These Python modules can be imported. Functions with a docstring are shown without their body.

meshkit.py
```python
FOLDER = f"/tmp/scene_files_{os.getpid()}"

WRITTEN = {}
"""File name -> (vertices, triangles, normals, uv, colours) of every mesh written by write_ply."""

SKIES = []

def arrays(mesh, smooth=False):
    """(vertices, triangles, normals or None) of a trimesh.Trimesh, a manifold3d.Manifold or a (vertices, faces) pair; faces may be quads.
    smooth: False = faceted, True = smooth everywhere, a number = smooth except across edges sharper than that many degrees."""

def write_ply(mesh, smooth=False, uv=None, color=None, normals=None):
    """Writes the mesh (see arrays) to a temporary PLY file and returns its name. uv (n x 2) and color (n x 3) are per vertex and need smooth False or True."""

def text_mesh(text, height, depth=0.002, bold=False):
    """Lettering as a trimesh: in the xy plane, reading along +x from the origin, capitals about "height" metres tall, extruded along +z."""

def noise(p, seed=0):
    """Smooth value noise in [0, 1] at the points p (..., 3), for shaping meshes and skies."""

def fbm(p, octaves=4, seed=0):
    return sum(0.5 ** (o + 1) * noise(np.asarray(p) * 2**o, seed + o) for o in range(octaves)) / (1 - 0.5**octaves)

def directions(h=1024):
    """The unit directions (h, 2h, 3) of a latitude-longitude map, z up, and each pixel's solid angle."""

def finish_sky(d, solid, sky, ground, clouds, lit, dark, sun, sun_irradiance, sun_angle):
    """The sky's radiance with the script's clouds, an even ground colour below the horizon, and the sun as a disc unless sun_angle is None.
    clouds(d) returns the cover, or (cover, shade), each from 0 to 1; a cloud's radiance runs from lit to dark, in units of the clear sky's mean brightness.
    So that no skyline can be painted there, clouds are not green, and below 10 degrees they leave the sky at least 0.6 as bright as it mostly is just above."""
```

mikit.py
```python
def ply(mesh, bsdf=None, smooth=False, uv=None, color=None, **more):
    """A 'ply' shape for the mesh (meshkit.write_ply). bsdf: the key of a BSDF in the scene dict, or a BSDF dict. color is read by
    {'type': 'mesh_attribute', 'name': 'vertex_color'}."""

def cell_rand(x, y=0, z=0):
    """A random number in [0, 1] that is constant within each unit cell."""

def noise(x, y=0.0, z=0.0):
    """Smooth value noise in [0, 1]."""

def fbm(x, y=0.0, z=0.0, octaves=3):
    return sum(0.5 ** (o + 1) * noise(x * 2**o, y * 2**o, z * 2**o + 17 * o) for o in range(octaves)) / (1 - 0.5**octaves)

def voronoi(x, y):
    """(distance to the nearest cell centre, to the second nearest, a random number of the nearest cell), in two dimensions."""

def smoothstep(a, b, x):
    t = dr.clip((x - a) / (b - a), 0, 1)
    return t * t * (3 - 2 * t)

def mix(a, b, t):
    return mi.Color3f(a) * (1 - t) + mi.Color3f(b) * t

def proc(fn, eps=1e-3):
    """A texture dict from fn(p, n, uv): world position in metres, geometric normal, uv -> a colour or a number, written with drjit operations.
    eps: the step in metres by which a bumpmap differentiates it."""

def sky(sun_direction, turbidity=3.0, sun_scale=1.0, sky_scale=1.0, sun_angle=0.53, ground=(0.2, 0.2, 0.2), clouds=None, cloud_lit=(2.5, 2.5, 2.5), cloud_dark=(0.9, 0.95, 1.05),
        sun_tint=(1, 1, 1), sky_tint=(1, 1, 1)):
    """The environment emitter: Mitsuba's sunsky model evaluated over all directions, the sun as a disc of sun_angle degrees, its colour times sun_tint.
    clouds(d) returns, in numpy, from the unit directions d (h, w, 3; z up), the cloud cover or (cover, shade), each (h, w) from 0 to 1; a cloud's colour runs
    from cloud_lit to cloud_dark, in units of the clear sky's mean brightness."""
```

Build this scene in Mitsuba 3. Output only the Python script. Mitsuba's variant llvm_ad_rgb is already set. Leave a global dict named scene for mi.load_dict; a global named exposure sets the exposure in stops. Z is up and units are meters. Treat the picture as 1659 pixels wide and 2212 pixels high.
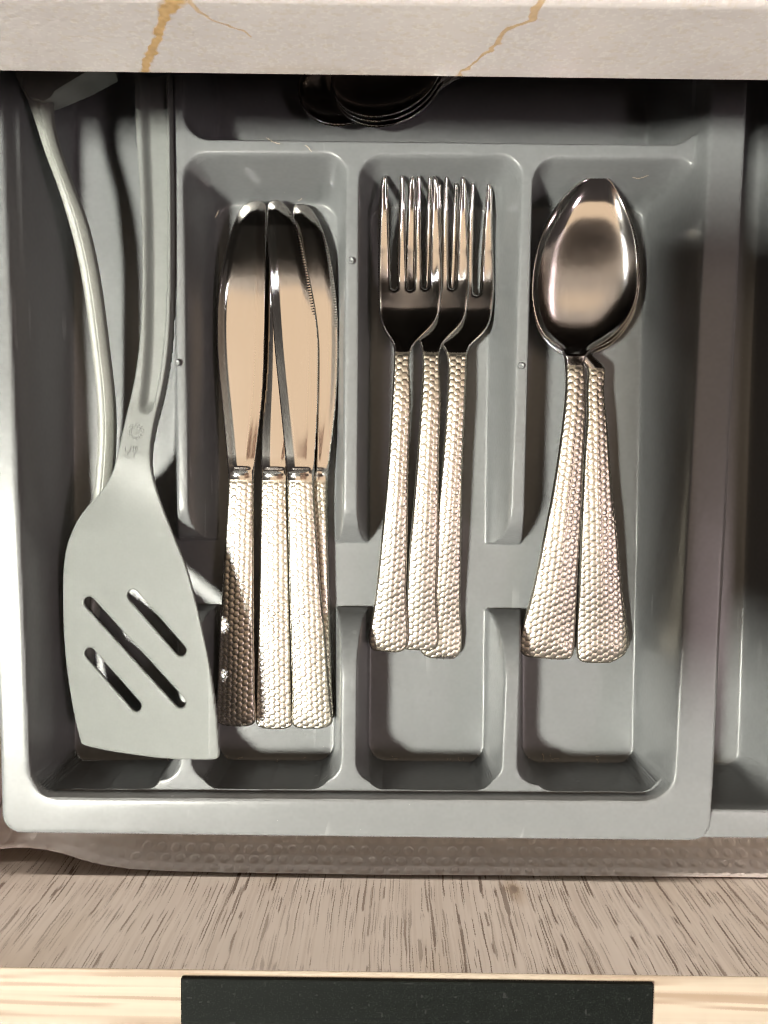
import math, numpy as np, trimesh, shapely, mitsuba as mi, drjit as dr, mikit, meshkit
from shapely.geometry import Polygon, LineString, Point
from mikit import noise, fbm, voronoi, cell_rand, smoothstep, mix
from scipy.interpolate import PchipInterpolator, CubicSpline
rng = np.random.default_rng(7)
T = mi.ScalarTransform4f
scene, labels = {}, {}
# ------------------------------------------------------------------ camera
H, FOC, CX, CY = 0.315, 1600.0, 829.5, 1106.0          # measured on a 1659 x 2212 view of the photograph
TILT, ROLL = math.radians(3.6), math.radians(0.72)
fwd = np.array([0, -math.sin(TILT), -math.cos(TILT)])
up0, r0 = np.array([0, math.cos(TILT), -math.sin(TILT)]), np.array([1.0, 0, 0])
RGT = math.cos(ROLL) * r0 + math.sin(ROLL) * up0
UPV = -math.sin(ROLL) * r0 + math.cos(ROLL) * up0
EYE = np.array([0, 0, H])
scene['camera'] = {'type': 'perspective', 'fov': 2 * math.degrees(math.atan(829.5 / FOC)), 'fov_axis': 'x', 'near_clip': 0.01, 'far_clip': 50.0,
                   'to_world': T().look_at(origin=EYE.tolist(), target=(EYE + fwd).tolist(), up=UPV.tolist())}
exposure = 0.12
# ------------------------------------------------------------------ light: two warm room lamps and the dim light of the room
scene['room_light'] = {'type': 'constant', 'radiance': {'type': 'rgb', 'value': [0.045, 0.038, 0.036]}}
def added_panel(key, x0, x1, y0, y1, z, rad, label):
    scene[key] = {'type': 'rectangle', 'to_world': T().translate([(x0 + x1) / 2, (y0 + y1) / 2, z]) @ T().rotate([1, 0, 0], 180) @ T().scale([(x1 - x0) / 2, (y1 - y0) / 2, 1]),
                  'emitter': {'type': 'area', 'radiance': {'type': 'rgb', 'value': rad}}}
    labels[key] = {'label': label, 'category': 'lamp'}
added_panel('added_glow_panel', -0.62, 1.15, -0.35, 0.90, 1.85, [1.00, 0.75, 0.52], 'added dim warm glowing panel overhead, standing in for the room mirrored in the blades and spoons')  # added glowing surface in place of the lit ceiling that the steel mirrors
# a thin strip lamp at the back of the worktop: the worktop's edge keeps its light off the tray, so that it reaches only the tray's front rim and the drawer front
def strip_lamp():
    c, n = np.array([0.05, 0.62, 0.413]), np.array([0.0, -0.9, -0.45]); n /= np.linalg.norm(n)
    scene['strip_lamp'] = {'type': 'rectangle', 'to_world': T().look_at(origin=c.tolist(), target=(c + n).tolist(), up=[1, 0, 0]) @ T().scale([0.0022, 0.70, 1]),
                           'emitter': {'type': 'area', 'radiance': {'type': 'rgb', 'value': [340, 300, 258]}}}
    labels['strip_lamp'] = {'label': 'thin warm strip lamp at the back of the worktop', 'category': 'lamp'}
strip_lamp()
def lamp(key, pos, radius, rad, label):
    n = np.array([0, 0, 0.05]) - np.array(pos)
    scene[key] = {'type': 'disk', 'to_world': T().look_at(origin=list(pos), target=[0, 0, 0.05], up=[0, 1, 0]) @ T().scale(radius),
                  'emitter': {'type': 'area', 'radiance': {'type': 'rgb', 'value': rad}}}
    labels[key] = {'label': label, 'category': 'lamp'}
lamp('ceiling_lamp', (-1.08, -0.50, 2.2), 0.150, [690, 676, 600], 'round bright lamp high on the left above the open drawer')
lamp('ceiling_lamp_001', (1.0, -0.43, 1.5), 0.13, [42, 33.5, 34.5], 'round dimmer pinkish lamp high on the right behind the viewer')

# ------------------------------------------------------------------ helpers
def W(u, v, z=0.0):
    """Point of the horizontal plane at height z under the measured photograph position (u, v)."""
    u, v = np.asarray(u, float), np.asarray(v, float)
    d = fwd + ((u - CX) / FOC)[..., None] * RGT - ((v - CY) / FOC)[..., None] * UPV
    t = (z - H) / d[..., 2]
    return (EYE + d * np.asarray(t)[..., None])[..., :2]
def Wp(pts, z=0.0):
    p = np.asarray(pts, float)
    return W(p[:, 0], p[:, 1], z)
def Yv(v, z, u=830):
    return float(W(np.array(u), np.array(v), z)[1])
def spl(pts, n=200, closed=False):
    p = np.asarray(pts, float)
    if closed: p = np.vstack([p, p[:1]])
    s = np.r_[0, np.cumsum(np.hypot(*np.diff(p, axis=0).T) ** 0.5)]
    c = CubicSpline(s, p, bc_type='periodic' if closed else 'natural')
    return c(np.linspace(0, s[-1], n + (1 if closed else 0)))[: n if closed else None]
def sdf(poly, X, Y, grad=False):
    """Signed distance (negative inside) of the points from the polygon."""
    shp = X.shape
    x, y = X.ravel(), Y.ravel()
    best = np.full(x.shape, 1e9); nx = np.zeros_like(x); ny = np.zeros_like(x)
    for ring in [poly.exterior, *poly.interiors]:
        c = np.asarray(ring.coords)
        for a, b in zip(c[:-1], c[1:]):
            e = b - a; L = e @ e
            if L < 1e-16: continue
            t = np.clip(((x - a[0]) * e[0] + (y - a[1]) * e[1]) / L, 0, 1)
            qx, qy = a[0] + t * e[0], a[1] + t * e[1]
            d = (x - qx) ** 2 + (y - qy) ** 2
            m = d < best
            best[m] = d[m]; nx[m] = qx[m]; ny[m] = qy[m]
    ins = shapely.contains_xy(poly, x, y)
    d = np.sqrt(best) * np.where(ins, -1, 1)
    if grad: return d.reshape(shp), nx.reshape(shp), ny.reshape(shp)
    return d.reshape(shp)
def rsdf(pts, r, X, Y):
    """Signed distance of a polygon with corners rounded to radius r."""
    p = Polygon(pts).buffer(-r, join_style=2)
    return sdf(p, X, Y) - r
def smax(a, b, k): return 0.5 * (a + b + np.sqrt((a - b) ** 2 + k * k))
def smin(a, b, k): return 0.5 * (a + b - np.sqrt((a - b) ** 2 + k * k))
def sst(a, b, x):
    t = np.clip((x - a) / (b - a), 0, 1); return t * t * (3 - 2 * t)
def grid_faces(keep):
    n, m = keep.shape
    i = np.arange(n * m).reshape(n, m)
    q = keep[:-1, :-1] & keep[1:, :-1] & keep[:-1, 1:] & keep[1:, 1:]
    a, b, c, d = i[:-1, :-1][q], i[:-1, 1:][q], i[1:, 1:][q], i[1:, :-1][q]
    return np.vstack([np.stack([a, b, c], 1), np.stack([a, c, d], 1)])
def compact(v, f):
    used = np.unique(f); new = np.zeros(len(v), int); new[used] = np.arange(len(used))
    return v[used], new[f]
def add(key, mesh, bsdf, smooth=True, **lab):
    scene[key] = mikit.ply(mesh, bsdf, smooth)
    if lab: labels[key] = lab
def two_part(poly, zf, tf, yh, seed, ang, head_cell=0.00042, hand_cell=0.00025):
    """Head and hammered handle of one piece of cutlery, the handle finer; both end on the line y = yh."""
    x0, y0, x1, y1 = poly.bounds
    big = lambda p: max(getattr(p, 'geoms', [p]), key=lambda g: g.area)
    up = big(poly.intersection(shapely.box(x0 - 1, yh - 0.0022, x1 + 1, y1 + 1)))
    lo = big(poly.intersection(shapely.box(x0 - 1, y0 - 1, x1 + 1, yh + 0.0022)))
    full = lambda X, Y: np.maximum(-sdf(poly, X, Y), 0)
    th = lambda d, X, Y: tf(full(X, Y), X, Y)
    tl = lambda d, X, Y: tf(full(X, Y), X, Y) + hex_relief(X, Y, seed, ang) * dome(full(X, Y), 0.0006) * sst(0, 0.0014, yh - 0.0004 - Y)
    cut = lambda vf, keep: compact(vf[0], vf[1][keep(vf[0][vf[1]].mean(1)[:, 1])])
    head = cut(plate(up, zf, th, head_cell), lambda y: y > yh - 0.0001)
    hand = cut(plate(lo, zf, tl, hand_cell), lambda y: y < yh + 0.0001)
    return head, hand
def axis_angle(poly):
    c = np.asarray(poly.exterior.coords)[:, :2]
    lo = c[c[:, 1] < c[:, 1].min() + 0.09]
    d = np.linalg.svd(lo - lo.mean(0), full_matrices=False)[2][0]
    d = d if d[1] > 0 else -d
    return math.atan2(d[0], d[1])
def plate(poly, zfun, tfun, cell=0.00035, bottom=None, split=None):
    """A thin thing with a given outline: zfun(x, y) its middle height, tfun(d, x, y) the half thickness at depth d inside the outline.
    Returns one (v, f), or several when split(x, y) -> part number is given."""
    x0, y0, x1, y1 = poly.bounds
    xs, ys = np.arange(x0 - 2 * cell, x1 + 2.5 * cell, cell), np.arange(y0 - 2 * cell, y1 + 2.5 * cell, cell)
    X, Y = np.meshgrid(xs, ys)
    d, nx, ny = sdf(poly, X, Y, True)
    out = d > 0
    keep = d < cell * 1.01
    Xp, Yp = np.where(out, nx, X), np.where(out, ny, Y)
    t = tfun(np.where(out, 0, -d), Xp, Yp)
    z = zfun(Xp, Yp)
    zt, zb = np.where(out, z, z + t), np.where(out, z, z - (t if bottom is None else np.minimum(t, bottom)))
    f = grid_faces(keep)
    top, bot = np.stack([Xp, Yp, zt], -1).reshape(-1, 3), np.stack([Xp, Yp, zb], -1).reshape(-1, 3)
    n = len(top)
    v = np.vstack([top, bot]); fb = f[:, ::-1] + n
    o = out.ravel()
    idx = np.arange(2 * n); idx[n:][o] = np.arange(n)[o]        # rim points are shared by the two skins
    F = idx[np.vstack([f, fb])]
    ar = np.linalg.norm(np.cross(v[F[:, 1]] - v[F[:, 0]], v[F[:, 2]] - v[F[:, 0]]), axis=1)
    F = F[ar > 1e-13]
    if split is None: return compact(v, F)
    c = v[F].mean(1); s = split(c[:, 0], c[:, 1])
    return [compact(v, F[s == k]) for k in range(int(s.max()) + 1)]
def dome(d, w, p=2.0):
    q = np.clip(1 - d / w, 0, 1); return np.sqrt(np.maximum(1 - q ** p, 0))
def box(a, b, bevel=0.0):
    a, b = np.asarray(a, float), np.asarray(b, float)
    m = trimesh.creation.box(extents=b - a)
    if bevel:
        import manifold3d as m3
        s = b - a - 2 * bevel
        pts = np.vstack([np.array([[x, y, z] for x in (-.5, .5) for y in (-.5, .5) for z in (-.5, .5)]) * (s + 2 * bevel * np.eye(3)[k]) for k in range(3)])
        m = trimesh.convex.convex_hull(pts)
    m.apply_translation((a + b) / 2)
    return m
def tube(path, radii, sides=10, squash=1.0):
    p = np.asarray(path, float); t = np.gradient(p, axis=0); t /= np.linalg.norm(t, axis=1, keepdims=True)
    a = np.cross(t, [0, 0, 1.0]); a /= np.linalg.norm(a, axis=1, keepdims=True); b = np.cross(a, t)
    ang = np.arange(sides) * 2 * np.pi / sides
    r = np.broadcast_to(radii, (len(p),))
    v = p[:, None] + r[:, None, None] * (np.cos(ang)[None, :, None] * a[:, None] + squash * np.sin(ang)[None, :, None] * b[:, None])
    i, j = np.meshgrid(np.arange(len(p) - 1), np.arange(sides), indexing='ij')
    q = np.stack([i * sides + j, i * sides + (j + 1) % sides, (i + 1) * sides + (j + 1) % sides, (i + 1) * sides + j], -1).reshape(-1, 4)
    f = np.vstack([q[:, [0, 1, 2]], q[:, [0, 2, 3]]])
    n = len(p) * sides
    v = np.vstack([v.reshape(-1, 3), p[:1], p[-1:]])
    k = np.arange(sides)
    f = np.vstack([f, np.stack([(k + 1) % sides, k, k * 0 + n], 1), np.stack([n - sides + k, n - sides + (k + 1) % sides, k * 0 + n + 1], 1)])
    m = trimesh.Trimesh(v, f, process=False)
    if m.volume < 0: m.invert()
    return m

# ------------------------------------------------------------------ materials
def princ(col, rough, spec=0.5, **k):
    c = mikit.proc(col) if callable(col) else {'type': 'rgb', 'value': list(col)}
    r = mikit.proc(rough, 1e-4) if callable(rough) else rough
    return {'type': 'principled', 'base_color': c, 'roughness': r, 'specular': spec, **k}
def bump(inner, fn, scale, eps=2e-4):
    return {'type': 'bumpmap', 'arbitrary': mikit.proc(fn, eps), 'scale': scale, 'bsdf': inner}
def tray_col(p, n, uv):
    a = fbm(p.x * 900, p.y * 900, p.z * 900, 2)
    s = smoothstep(0.80, 0.9, noise(p.x * 420 + 3 * noise(p.y * 60), p.y * 35, p.z * 300)) * smoothstep(0.55, 0.8, noise(p.x * 40, p.y * 40, 5))
    return mix((0.128, 0.134, 0.137), (0.146, 0.152, 0.155), a) + mi.Color3f(0.05) * s
def tray_rough(p, n, uv):
    return 0.27 + 0.10 * fbm(p.x * 60, p.y * 60, p.z * 60, 3)
scene['mat_tray'] = {'type': 'twosided', 'bsdf': princ(tray_col, tray_rough, 0.38)}
def nylon_col(p, n, uv):
    a = fbm(p.x * 1500, p.y * 1500, p.z * 1500, 2)
    return mix((0.134, 0.142, 0.136), (0.148, 0.156, 0.150), a)
scene['mat_nylon'] = {'type': 'twosided', 'bsdf': bump(princ(nylon_col, 0.48, 0.4), lambda p, n, uv: fbm(p.x * 2500, p.y * 2500, p.z * 2500, 2), 0.00002)}
def nylon2_col(p, n, uv):
    a = fbm(p.x * 1500, p.y * 1500, p.z * 1500, 2)
    return mix((0.165, 0.17, 0.155), (0.19, 0.195, 0.178), a)
scene['mat_nylon_worn'] = {'type': 'twosided', 'bsdf': princ(nylon2_col, 0.42, 0.4)}
def steel_rough(p, n, uv):
    return 0.007 + 0.006 * noise(p.x * 160, p.y * 50, 3)
TINT = {'type': 'rgb', 'value': [1.0, 0.965, 0.92]}
scene['mat_steel'] = {'type': 'twosided', 'bsdf': {'type': 'roughconductor', 'distribution': 'ggx', 'alpha': mikit.proc(steel_rough, 1e-4), 'specular_reflectance': TINT, 'eta': {'type': 'rgb', 'value': [1.7, 1.65, 1.6]}, 'k': {'type': 'rgb', 'value': [3.7, 3.6, 3.5]}}}
PITCH = 0.00262
scene['mat_steel_hammered'] = {'type': 'twosided', 'bsdf': {'type': 'roughconductor', 'distribution': 'ggx', 'alpha': 0.11, 'specular_reflectance': {'type': 'rgb', 'value': [0.76, 0.71, 0.61]}, 'eta': {'type': 'rgb', 'value': [1.7, 1.65, 1.6]}, 'k': {'type': 'rgb', 'value': [3.7, 3.6, 3.5]}}}
scene['mat_shade_and_mark'] = {'type': 'twosided', 'bsdf': princ((0.015, 0.012, 0.01), 0.5)}

# ------------------------------------------------------------------ worktop
ZWB, YW, TW = 0.114, Yv(168, 0.114), 0.038
VEIN1 = [(388, -12, 34), (370, 10, 30), (354, 34, 24), (347, 62, 20), (337, 88, 20), (327, 112, 18), (318, 136, 20), (313, 158, 20), (309, 175, 18)]
VEIN2 = [(398, -2, 9), (425, 24, 8), (452, 40, 7), (486, 54, 6), (515, 64, 6), (545, 82, 3)]
VEIN3 = [(1182, -14, 18), (1168, 8, 16), (1152, 36, 14), (1128, 52, 9), (1098, 62, 11), (1078, 86, 12), (1062, 104, 11), (1040, 122, 8), (1018, 142, 9), (1000, 158, 8), (982, 178, 8)]
def face_xz(u, v):
    d = fwd + (u - CX) / FOC * RGT - (v - CY) / FOC * UPV
    t = YW / d[1]; q = EYE + t * d
    return q[0], q[2]
def vein_field(vein):
    segs = [(*face_xz(u, v), w * 0.5 * 0.182 / FOC) for u, v, w in vein]
    def fn(x, z):
        x = x + 0.0011 * (noise(x * 700, z * 700, 2) - 0.5) + 0.0016 * (noise(x * 230, z * 230, 3) - 0.5)
        z = z + 0.0011 * (noise(x * 700, z * 700, 8) - 0.5)
        best = mi.Float(9.0)
        for (ax, az, aw), (bx, bz, bw) in zip(segs[:-1], segs[1:]):
            ex, ez = bx - ax, bz - az
            t = dr.clip(((x - ax) * ex + (z - az) * ez) / (ex * ex + ez * ez), 0, 1)
            dd = dr.sqrt(dr.square(x - ax - t * ex) + dr.square(z - az - t * ez)) / (aw + (bw - aw) * t)
            best = dr.minimum(best, dd)
        return best
    return fn
vf = [vein_field(v) for v in (VEIN1, VEIN2, VEIN3)]
def top_col(p, n, uv):
    z = p.z - (p.y - YW)                     # the pattern runs on over the top
    c = mix((0.49, 0.445, 0.435), (0.59, 0.55, 0.54), fbm(p.x * 30 + 2, z * 55 + p.x * 10, 1, 4))
    c = mix(c, (0.47, 0.405, 0.335), 0.55 * smoothstep(0.45, 0.75, fbm(p.x * 45 + z * 20, z * 110, 5, 3)) * smoothstep(0.128, 0.112, z))
    c = mix(c, (0.50, 0.43, 0.35), 0.35 * smoothstep(0.55, 0.8, fbm(p.x * 700, z * 900, 9, 2)))
    c = mix(c, (0.66, 0.63, 0.60), 0.35 * smoothstep(0.55, 0.8, fbm(p.x * 1100, z * 1300, 19, 2)))
    k = noise(p.x * 900, z * 900, 4)
    for i, (f, s) in enumerate(zip(vf, (0.95, 0.6, 0.75))):
        d = f(p.x, z)
        c = mix(c, mix((0.42, 0.25, 0.09), (0.54, 0.35, 0.15), k), s * (1 - smoothstep(0.65, 1.35, d)))
    return c
scene['mat_worktop'] = {'type': 'twosided', 'bsdf': bump(princ(top_col, 0.30, 0.5), lambda p, n, uv: fbm(p.x * 900, p.z * 1500 + p.y * 900, 3, 2), 0.00008)}
def worktop():
    prof = [(YW + 0.6, ZWB), (YW + 0.003, ZWB)]
    prof += [(YW + 0.0015 + 0.0015 * math.cos(a), ZWB + 0.0015 + 0.0015 * math.sin(a)) for a in np.linspace(-math.pi / 2, -math.pi, 6)]
    r = 0.008
    prof += [(YW + r + r * math.cos(a), ZWB + TW - r + r * math.sin(a)) for a in np.linspace(math.pi, math.pi / 2, 14)]
    prof += [(YW + 0.6, ZWB + TW)]
    p = np.array(prof)
    m = trimesh.creation.extrude_polygon(Polygon(p), 1.6, engine='earcut')      # local (x, y, z) = (world y, world z, world x)
    v = np.array(m.vertices)
    m.vertices = np.stack([v[:, 2] - 0.8, v[:, 0], v[:, 1]], 1)
    if m.volume < 0: m.invert()
    return m
scene['mat_underside_shade'] = {'type': 'twosided', 'bsdf': princ((0.035, 0.03, 0.027), 0.7, 0.2)}  # near-black sheet: the shade below the worktop is put into its colour
add('worktop__underside', box((-0.79, YW + 0.006, ZWB - 0.0012), (0.79, YW + 0.6, ZWB - 0.0002)), 'mat_underside_shade', False, label='worktop underside with its shade put into the dark colour')
add('worktop', worktop(), 'mat_worktop', 30, label='pale stone-look worktop edge with gold veins above the open drawer', category='worktop')

# ------------------------------------------------------------------ drawer
ZB, ZTOP = -0.017, 0.080
YF = Yv(2103, ZTOP)                                  # inner face of the drawer front
XL = float(W(np.array(14.0), np.array(1818.0), -0.006)[0])
XR = 0.42
YBK = 0.36
def wood_face(p, n, uv):
    x = grain_x(p)
    c = mix((0.52, 0.465, 0.42), (0.62, 0.565, 0.52), fbm(x * 150, p.z * 8, 3, 3))
    c = mix(c, (0.40, 0.31, 0.215), 0.45 * smoothstep(0.58, 0.78, fbm(p.x * 24 + 4, p.z * 9, 7, 2)))
    c = mix(c, (0.46, 0.395, 0.345), 0.35 * smoothstep(0.45, 0.8, noise(x * 1700, p.z * 30, 4)))
    kx, kz = p.x - 0.0535, p.z - 0.0300
    c = mix(c, (0.36, 0.26, 0.17), 0.6 * (1 - smoothstep(0.002, 0.0075, dr.sqrt(kx * kx + 0.25 * kz * kz) + 0.003 * noise(p.x * 300, p.z * 200))))
    return mix(c, (0.14, 0.10, 0.077), 0.86 * groove(p))
def grain_x(p):
    return p.x + 0.0050 * fbm(p.x * 20, p.z * 14, 2, 2) + 0.00035 * noise(p.x * 300, p.z * 190, 1)
def groove(p):
    # thin broken pores running up and down
    x = grain_x(p)
    a = smoothstep(0.74, 0.82, noise(x * 1900, p.z * 36, 2)) * smoothstep(0.30, 0.50, noise(x * 400, p.z * 110, 6))
    b = smoothstep(0.78, 0.86, noise(x * 2600 + 7, p.z * 60, 22))
    c = 0.8 * smoothstep(0.82, 0.88, noise(x * 2100 + 3, p.z * 26, 42)) * smoothstep(0.35, 0.5, noise(x * 300, p.z * 120, 46))
    patch = smoothstep(0.20, 0.60, fbm(p.x * 30 + 3, p.z * 12, 6, 2))
    kx, kz = p.x - 0.0535, p.z - 0.0300
    kd = dr.sqrt(kx * kx + 0.4 * kz * kz) + 0.0010 * noise(p.x * 900, p.z * 900)
    knot = 1 - smoothstep(0.0012, 0.0032, kd)
    return dr.maximum(dr.maximum(dr.maximum(a, 0.6 * b) * (0.45 + 0.55 * patch), c), 0.75 * knot)
scene['mat_wood_face'] = {'type': 'twosided', 'bsdf': bump(princ(wood_face, 0.55, 0.3), lambda p, n, uv: 0.3 * fbm(p.x * 900, p.z * 60, 3, 2) - groove(p), 0.0002)}
def wood_edge(p, n, uv):
    y = p.y + 0.0016 * fbm(p.x * 22, p.y * 90, 1, 2)
    c = mix((0.27, 0.225, 0.175), (0.34, 0.29, 0.235), fbm(p.x * 8, y * 420, 2, 3))
    g = smoothstep(0.52, 0.80, noise(p.x * 14, y * 760, p.z * 900)) * smoothstep(0.25, 0.55, noise(p.x * 40, y * 200, 4))
    return mix(c, (0.16, 0.092, 0.05), 0.5 * g)
scene['mat_wood_edge'] = {'type': 'twosided', 'bsdf': princ(wood_edge, 0.5, 0.35)}
scene['mat_side'] = {'type': 'twosided', 'bsdf': princ((0.48, 0.40, 0.37), 0.5)}
def black_col(p, n, uv):
    s = smoothstep(0.5, 0.8, noise(p.x * 2600, p.y * 2600, p.z * 2600))
    t = smoothstep(0.90, 0.96, noise(p.x * 700, p.y * 700, 5))
    return mix((0.002, 0.003, 0.0024), (0.007, 0.0095, 0.0075), s) + mi.Color3f(0.012) * t
scene['mat_black'] = {'type': 'twosided', 'bsdf': bump(princ(black_col, 0.65, 0.12), lambda p, n, uv: noise(p.x * 2600, p.y * 2600, p.z * 2600), 0.00006)}
labels['kitchen_drawer'] = {'label': 'open wooden kitchen drawer holding the grey cutlery trays', 'category': 'drawer'}
def fronts():
    e = 0.0008
    add('kitchen_drawer__front_panel', box((-0.45, YF - 0.0235, -0.05), (0.45, YF, ZTOP - e)), 'mat_wood_face', False, label='weathered oak inner face with vertical grain and a knot')
    add('kitchen_drawer__edge_band', box((-0.45, YF - 0.0240, ZTOP - e), (0.45, YF + 0.0003, ZTOP), 0.0003), 'mat_wood_edge', False, label='light wood band on the top edge of the drawer front')
fronts()
add('kitchen_drawer__side_panel', box((XL - 0.012, YF + 0.0006, ZB - 0.01), (XL, YBK, 0.050), 0.0008), 'mat_side', False)
add('kitchen_drawer__side_panel_001', box((XR, YF + 0.0006, ZB - 0.01), (XR + 0.012, YBK, 0.050), 0.0008), 'mat_side', False)
add('kitchen_drawer__back_panel', box((XL, YBK - 0.012, ZB + 0.001), (XR, YBK - 0.0005, 0.070), 0.0008), 'mat_side', False)
add('kitchen_drawer__bottom_panel', box((XL + 0.0004, YF + 0.0006, ZB - 0.008), (XR - 0.0004, YBK - 0.013, ZB)), 'mat_side', False)
def handle():
    a, b = W(np.array([391.0, 1412.0]), np.array([2116.0, 2126.0]), ZTOP + 0.0016)
    y1, y0 = (a[1] + b[1]) / 2, YF - 0.027
    t = 0.0015
    prof = Polygon([(y1, ZTOP + 0.0002), (y1, ZTOP + t), (y1 - 0.0003, ZTOP + t + 0.0002), (y0 - 0.0003, ZTOP + t + 0.0002), (y0 - t, ZTOP + t), (y0 - t, ZTOP - 0.030), (y0, ZTOP - 0.030), (y0, ZTOP + 0.0002)])
    m = trimesh.creation.extrude_polygon(prof, b[0] - a[0], engine='earcut')
    v = np.array(m.vertices); m.vertices = np.stack([v[:, 2] + a[0], v[:, 0], v[:, 1]], 1)
    if m.volume < 0: m.invert()
    return m
add('kitchen_drawer__edge_handle', handle(), 'mat_black', False, label='black speckled metal edge pull on the drawer front')

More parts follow.
